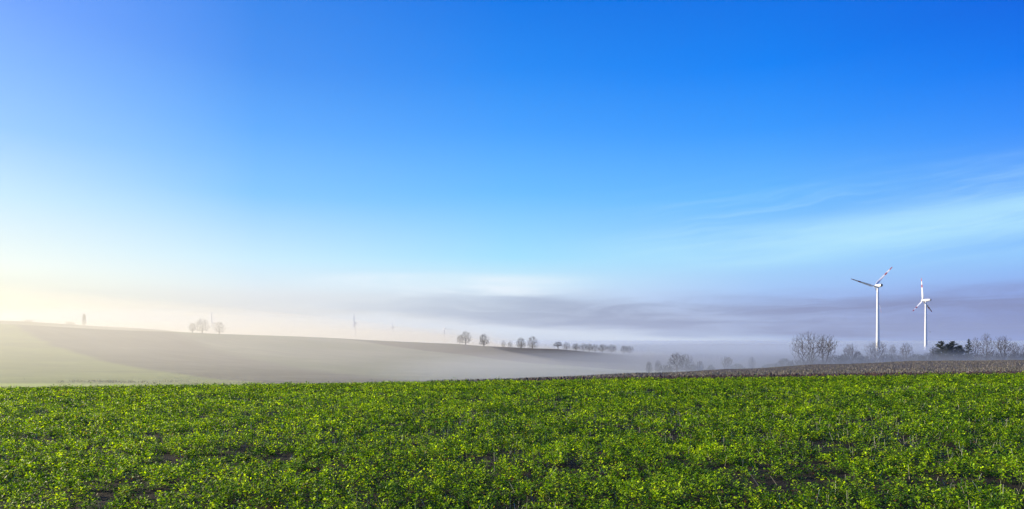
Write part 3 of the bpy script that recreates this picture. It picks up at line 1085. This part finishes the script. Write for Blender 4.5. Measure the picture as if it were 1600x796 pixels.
def crop():
    Vs, Cs = [], []
    for y0, y1, dens, nl, size, hgt in ((3.6, 11, 90, 22, 0.038, 0.16), (11, 17, 74, 20, 0.044, 0.16), (17, 27, 54, 16, 0.058, 0.16), (27, 45.3, 34, 13, 0.078, 0.16)):
        x, y = scatter(y0, y1, dens)
        n = len(x)
        hscale = (0.45 + 1.0 * vnoise(x, y, 1.1, 5)) * RNG.uniform(0.5, 1.4, n)
        hscale = np.where(RNG.random(n) < 0.03, hscale * 1.7, hscale)
        gz = terrain(x, y)
        # plant colour; darkest tones also stand in for shade between plants
        base = np.array([[0.142, 0.272, 0.005]])
        yel = np.array([[0.41, 0.56, 0.006]])
        drk = np.array([[0.018, 0.056, 0.004]])
        f = np.clip(RNG.normal(0.42, 0.38, n) + (vnoise(x, y, 0.5, 9) - 0.5) * 0.35, 0, 1)[:, None]
        pc = np.where(f > 0.5, base + (yel - base) * (f - 0.5) * 2, drk + (base - drk) * f * 2)
        # leaves
        m = n * nl
        px_ = np.repeat(x, nl); py_ = np.repeat(y, nl); pz = np.repeat(gz, nl); hs = np.repeat(hscale, nl)
        col = np.repeat(pc, nl, 0) * RNG.uniform(0.30, 1.80, (m, 1))
        odd = RNG.random(m)
        col = np.where((odd < 0.007)[:, None], np.array([[0.36, 0.30, 0.05]]), col)
        col = np.where((odd > 0.985)[:, None], np.array([[0.12, 0.045, 0.025]]), col)
        a = RNG.uniform(0, 2 * math.pi, m)
        lay = RNG.uniform(0, 1, m)                       # 0 low & spread, 1 top
        r0 = RNG.uniform(0.0, 1.0, m) ** 0.7 * 0.095 * np.sqrt(np.clip(1.05 - lay ** 1.6, 0.03, 1)) * (size / 0.052)
        hz = hgt * hs * (0.15 + 0.85 * lay)
        L = size * RNG.uniform(0.6, 1.45, m)
        W = L * RNG.uniform(0.42, 0.72, m)
        el = RNG.uniform(-0.25, 0.9, m) + 0.35 * lay
        dr = np.stack([np.cos(a) * np.cos(el), np.sin(a) * np.cos(el), np.sin(el)], -1)
        sd = np.stack([-np.sin(a), np.cos(a), np.zeros(m)], -1)
        roll = RNG.normal(0, 0.5, m)
        nrm = np.cross(dr, sd)
        sd = sd * np.cos(roll)[:, None] + nrm * np.sin(roll)[:, None]
        nrm = np.cross(sd, dr)
        B = np.stack([px_ + np.cos(a) * r0, py_ + np.sin(a) * r0, pz + hz], -1)
        M = B + dr * (L * 0.55)[:, None]
        fold = (W * RNG.uniform(0.1, 0.4, m))[:, None]
        Lf = M + sd * (W / 2)[:, None] + nrm * fold
        Rt = M - sd * (W / 2)[:, None] + nrm * fold
        T = B + dr * L[:, None]
        T[:, 2] -= L * RNG.uniform(0, 0.45, m)
        Vs.append(np.stack([B, Lf, T, Rt], 1).reshape(-1, 3))
        Cs.append(np.repeat(col, 4, 0))
    V = np.concatenate(Vs); C = np.concatenate(Cs)
    n = len(V) // 4
    b = np.arange(n)[:, None] * 4
    tri = np.concatenate([b + np.array([[0, 1, 2]]), b + np.array([[0, 2, 3]])], 1).reshape(-1, 3)
    me = np_mesh("cover_crop", V, tri, 3)
    at = me.attributes.new("tint", 'FLOAT_COLOR', 'POINT')
    at.data.foreach_set("color", np.concatenate([C, np.ones((len(C), 1))], 1).astype(np.float32).ravel())
    o = link_mesh("cover_crop", me, mat=leaf_mat())
    tag(o, "dense low leafy green crop covering the foreground field", "crop", kind="stuff")
    print("crop leaves", n)


crop()


def blades(name, x, y, h, w, col, mat, label, lean=0.4, cat="grass"):
    n = len(x)
    gz = terrain(x, y)
    a = RNG.uniform(0, 2 * math.pi, n)
    l = np.abs(RNG.normal(0, lean, n))
    hh = h * RNG.uniform(0.4, 1.3, n)
    top = np.stack([x + np.cos(a) * hh * np.sin(l), y + np.sin(a) * hh * np.sin(l), gz + hh * np.cos(l)], -1)
    g = np.stack([x, y, gz - 0.01], -1)
    b2 = RNG.uniform(0, 2 * math.pi, n)
    sd = np.stack([np.cos(b2), np.sin(b2), np.zeros(n)], -1) * w / 2
    V = np.stack([g - sd, g + sd, top + sd * 0.6, top - sd * 0.6], 1).reshape(-1, 3)
    me = np_mesh(name, V, np.arange(n * 4), 4)
    at = me.attributes.new("tint", 'FLOAT_COLOR', 'POINT')
    C = np.repeat(np.array(col)[RNG.integers(0, len(col), n)] * RNG.uniform(0.7, 1.3, (n, 1)), 4, 0)
    at.data.foreach_set("color", np.concatenate([C, np.ones((len(C), 1))], 1).astype(np.float32).ravel())
    o = link_mesh(name, me, mat=mat)
    tag(o, label, cat, kind="stuff")
    return o


def tint_mat(name, rough=0.8):
    m = bpy.data.materials.new(name)
    m.use_nodes = True
    k = NT(m.node_tree)
    at = k.n('ShaderNodeAttribute', attribute_name='tint')
    bs = m.node_tree.nodes['Principled BSDF']
    k.put(bs.inputs['Base Color'], at.outputs['Color'])
    bs.inputs['Roughness'].default_value = rough
    return m


TM = tint_mat("dry_plant_matter")
# pale dry stalks between the leaves
x, y = scatter(4.0, 34, 20, thin=False)
kk = (vnoise(x, y, 0.35, 33) > 0.45) | (RNG.random(len(x)) < 0.25)
x, y = x[kk], y[kk]
blades("dry_stalks", x, y, 0.20, 0.007, [(0.46, 0.44, 0.36), (0.34, 0.36, 0.24), (0.22, 0.28, 0.10)], TM, "thin pale dry stalks standing among the green leaves", 0.7)

# stubble on the rise
def stub_pts(y0, y1, dens, x0):
    x1 = 0.95 * y1 + 5
    n = int((y1 - y0) * (x1 - x0) * dens)
    x = RNG.uniform(x0, x1, n); y = RNG.uniform(y0, y1, n)
    k_ = x < 0.86 * y + 5
    return x[k_], y[k_]


xa, ya = stub_pts(46, 70, 26, -6)
xb, yb = stub_pts(70, 160, 8, 0)
x, y = np.concatenate([xa, xb]), np.concatenate([ya, yb])
kk = (y > 50) | (x < 6) | (RNG.random(len(x)) < 0.12)
x, y = x[kk], y[kk]
kk = vnoise(x, y, 0.6, 44) + 0.4 * RNG.random(len(x)) > 0.5
blades("stubble", x[kk], y[kk], 0.13, 0.028, [(0.22, 0.19, 0.14), (0.15, 0.13, 0.10), (0.34, 0.31, 0.25), (0.12, 0.13, 0.06), (0.10, 0.07, 0.05), (0.07, 0.06, 0.05)], TM,
       "short brown and straw coloured stubble on the rise behind the green field", 0.8)


def clods():
    """Turned dark soil lumps on the field margin."""
    n = 5200
    x = RNG.uniform(-4, 46, n); y = 45.2 + np.abs(RNG.normal(0, 2.0, n))
    kk = RNG.random(n) < np.clip((x + 2) / 12, 0.05, 1)
    x, y = x[kk], y[kk]; n = len(x)
    s = RNG.uniform(0.04, 0.15, n)
    gz = terrain(x, y)
    oct_ = np.array([[1, 0, 0], [0, 1, 0], [-1, 0, 0], [0, -1, 0], [0, 0, 1], [0, 0, -1]], float)
    V = oct_[None] * s[:, None, None] * RNG.uniform(0.6, 1.3, (n, 6, 1)) + RNG.normal(0, 0.012, (n, 6, 3))
    V = V + np.stack([x, y, gz + s * 0.3], -1)[:, None, :]
    f = np.array([[0, 1, 4], [1, 2, 4], [2, 3, 4], [3, 0, 4], [1, 0, 5], [2, 1, 5], [3, 2, 5], [0, 3, 5]])
    me = np_mesh("soil_clods", V.reshape(-1, 3), (np.arange(n)[:, None, None] * 6 + f[None]).reshape(-1, 3), 3)
    o = link_mesh("soil_clods", me, mat=simple_mat("turned_soil", (0.055, 0.030, 0.022), 0.95, 0.4, 3.0))
    tag(o, "dark reddish soil clods along the edge between crop and stubble", "soil", kind="stuff")


clods()

# rough weeds along the ditch at the foot of the left hill
n = 5000
x = RNG.uniform(-190, -62, n)
y = 210 + RNG.normal(0, 4.0, n) + 3 * np.sin(x * 0.05)
kk = vnoise(x, y, 0.09, 55) + 0.5 * vnoise(x, y, 0.5, 56) > 0.86
blades("ditch_weeds", x[kk], y[kk], 0.5, 0.16, [(0.16, 0.17, 0.08), (0.20, 0.20, 0.10), (0.14, 0.14, 0.07)], TM,
       "rough dark weeds in a ragged line at the foot of the left hillside", 0.5)
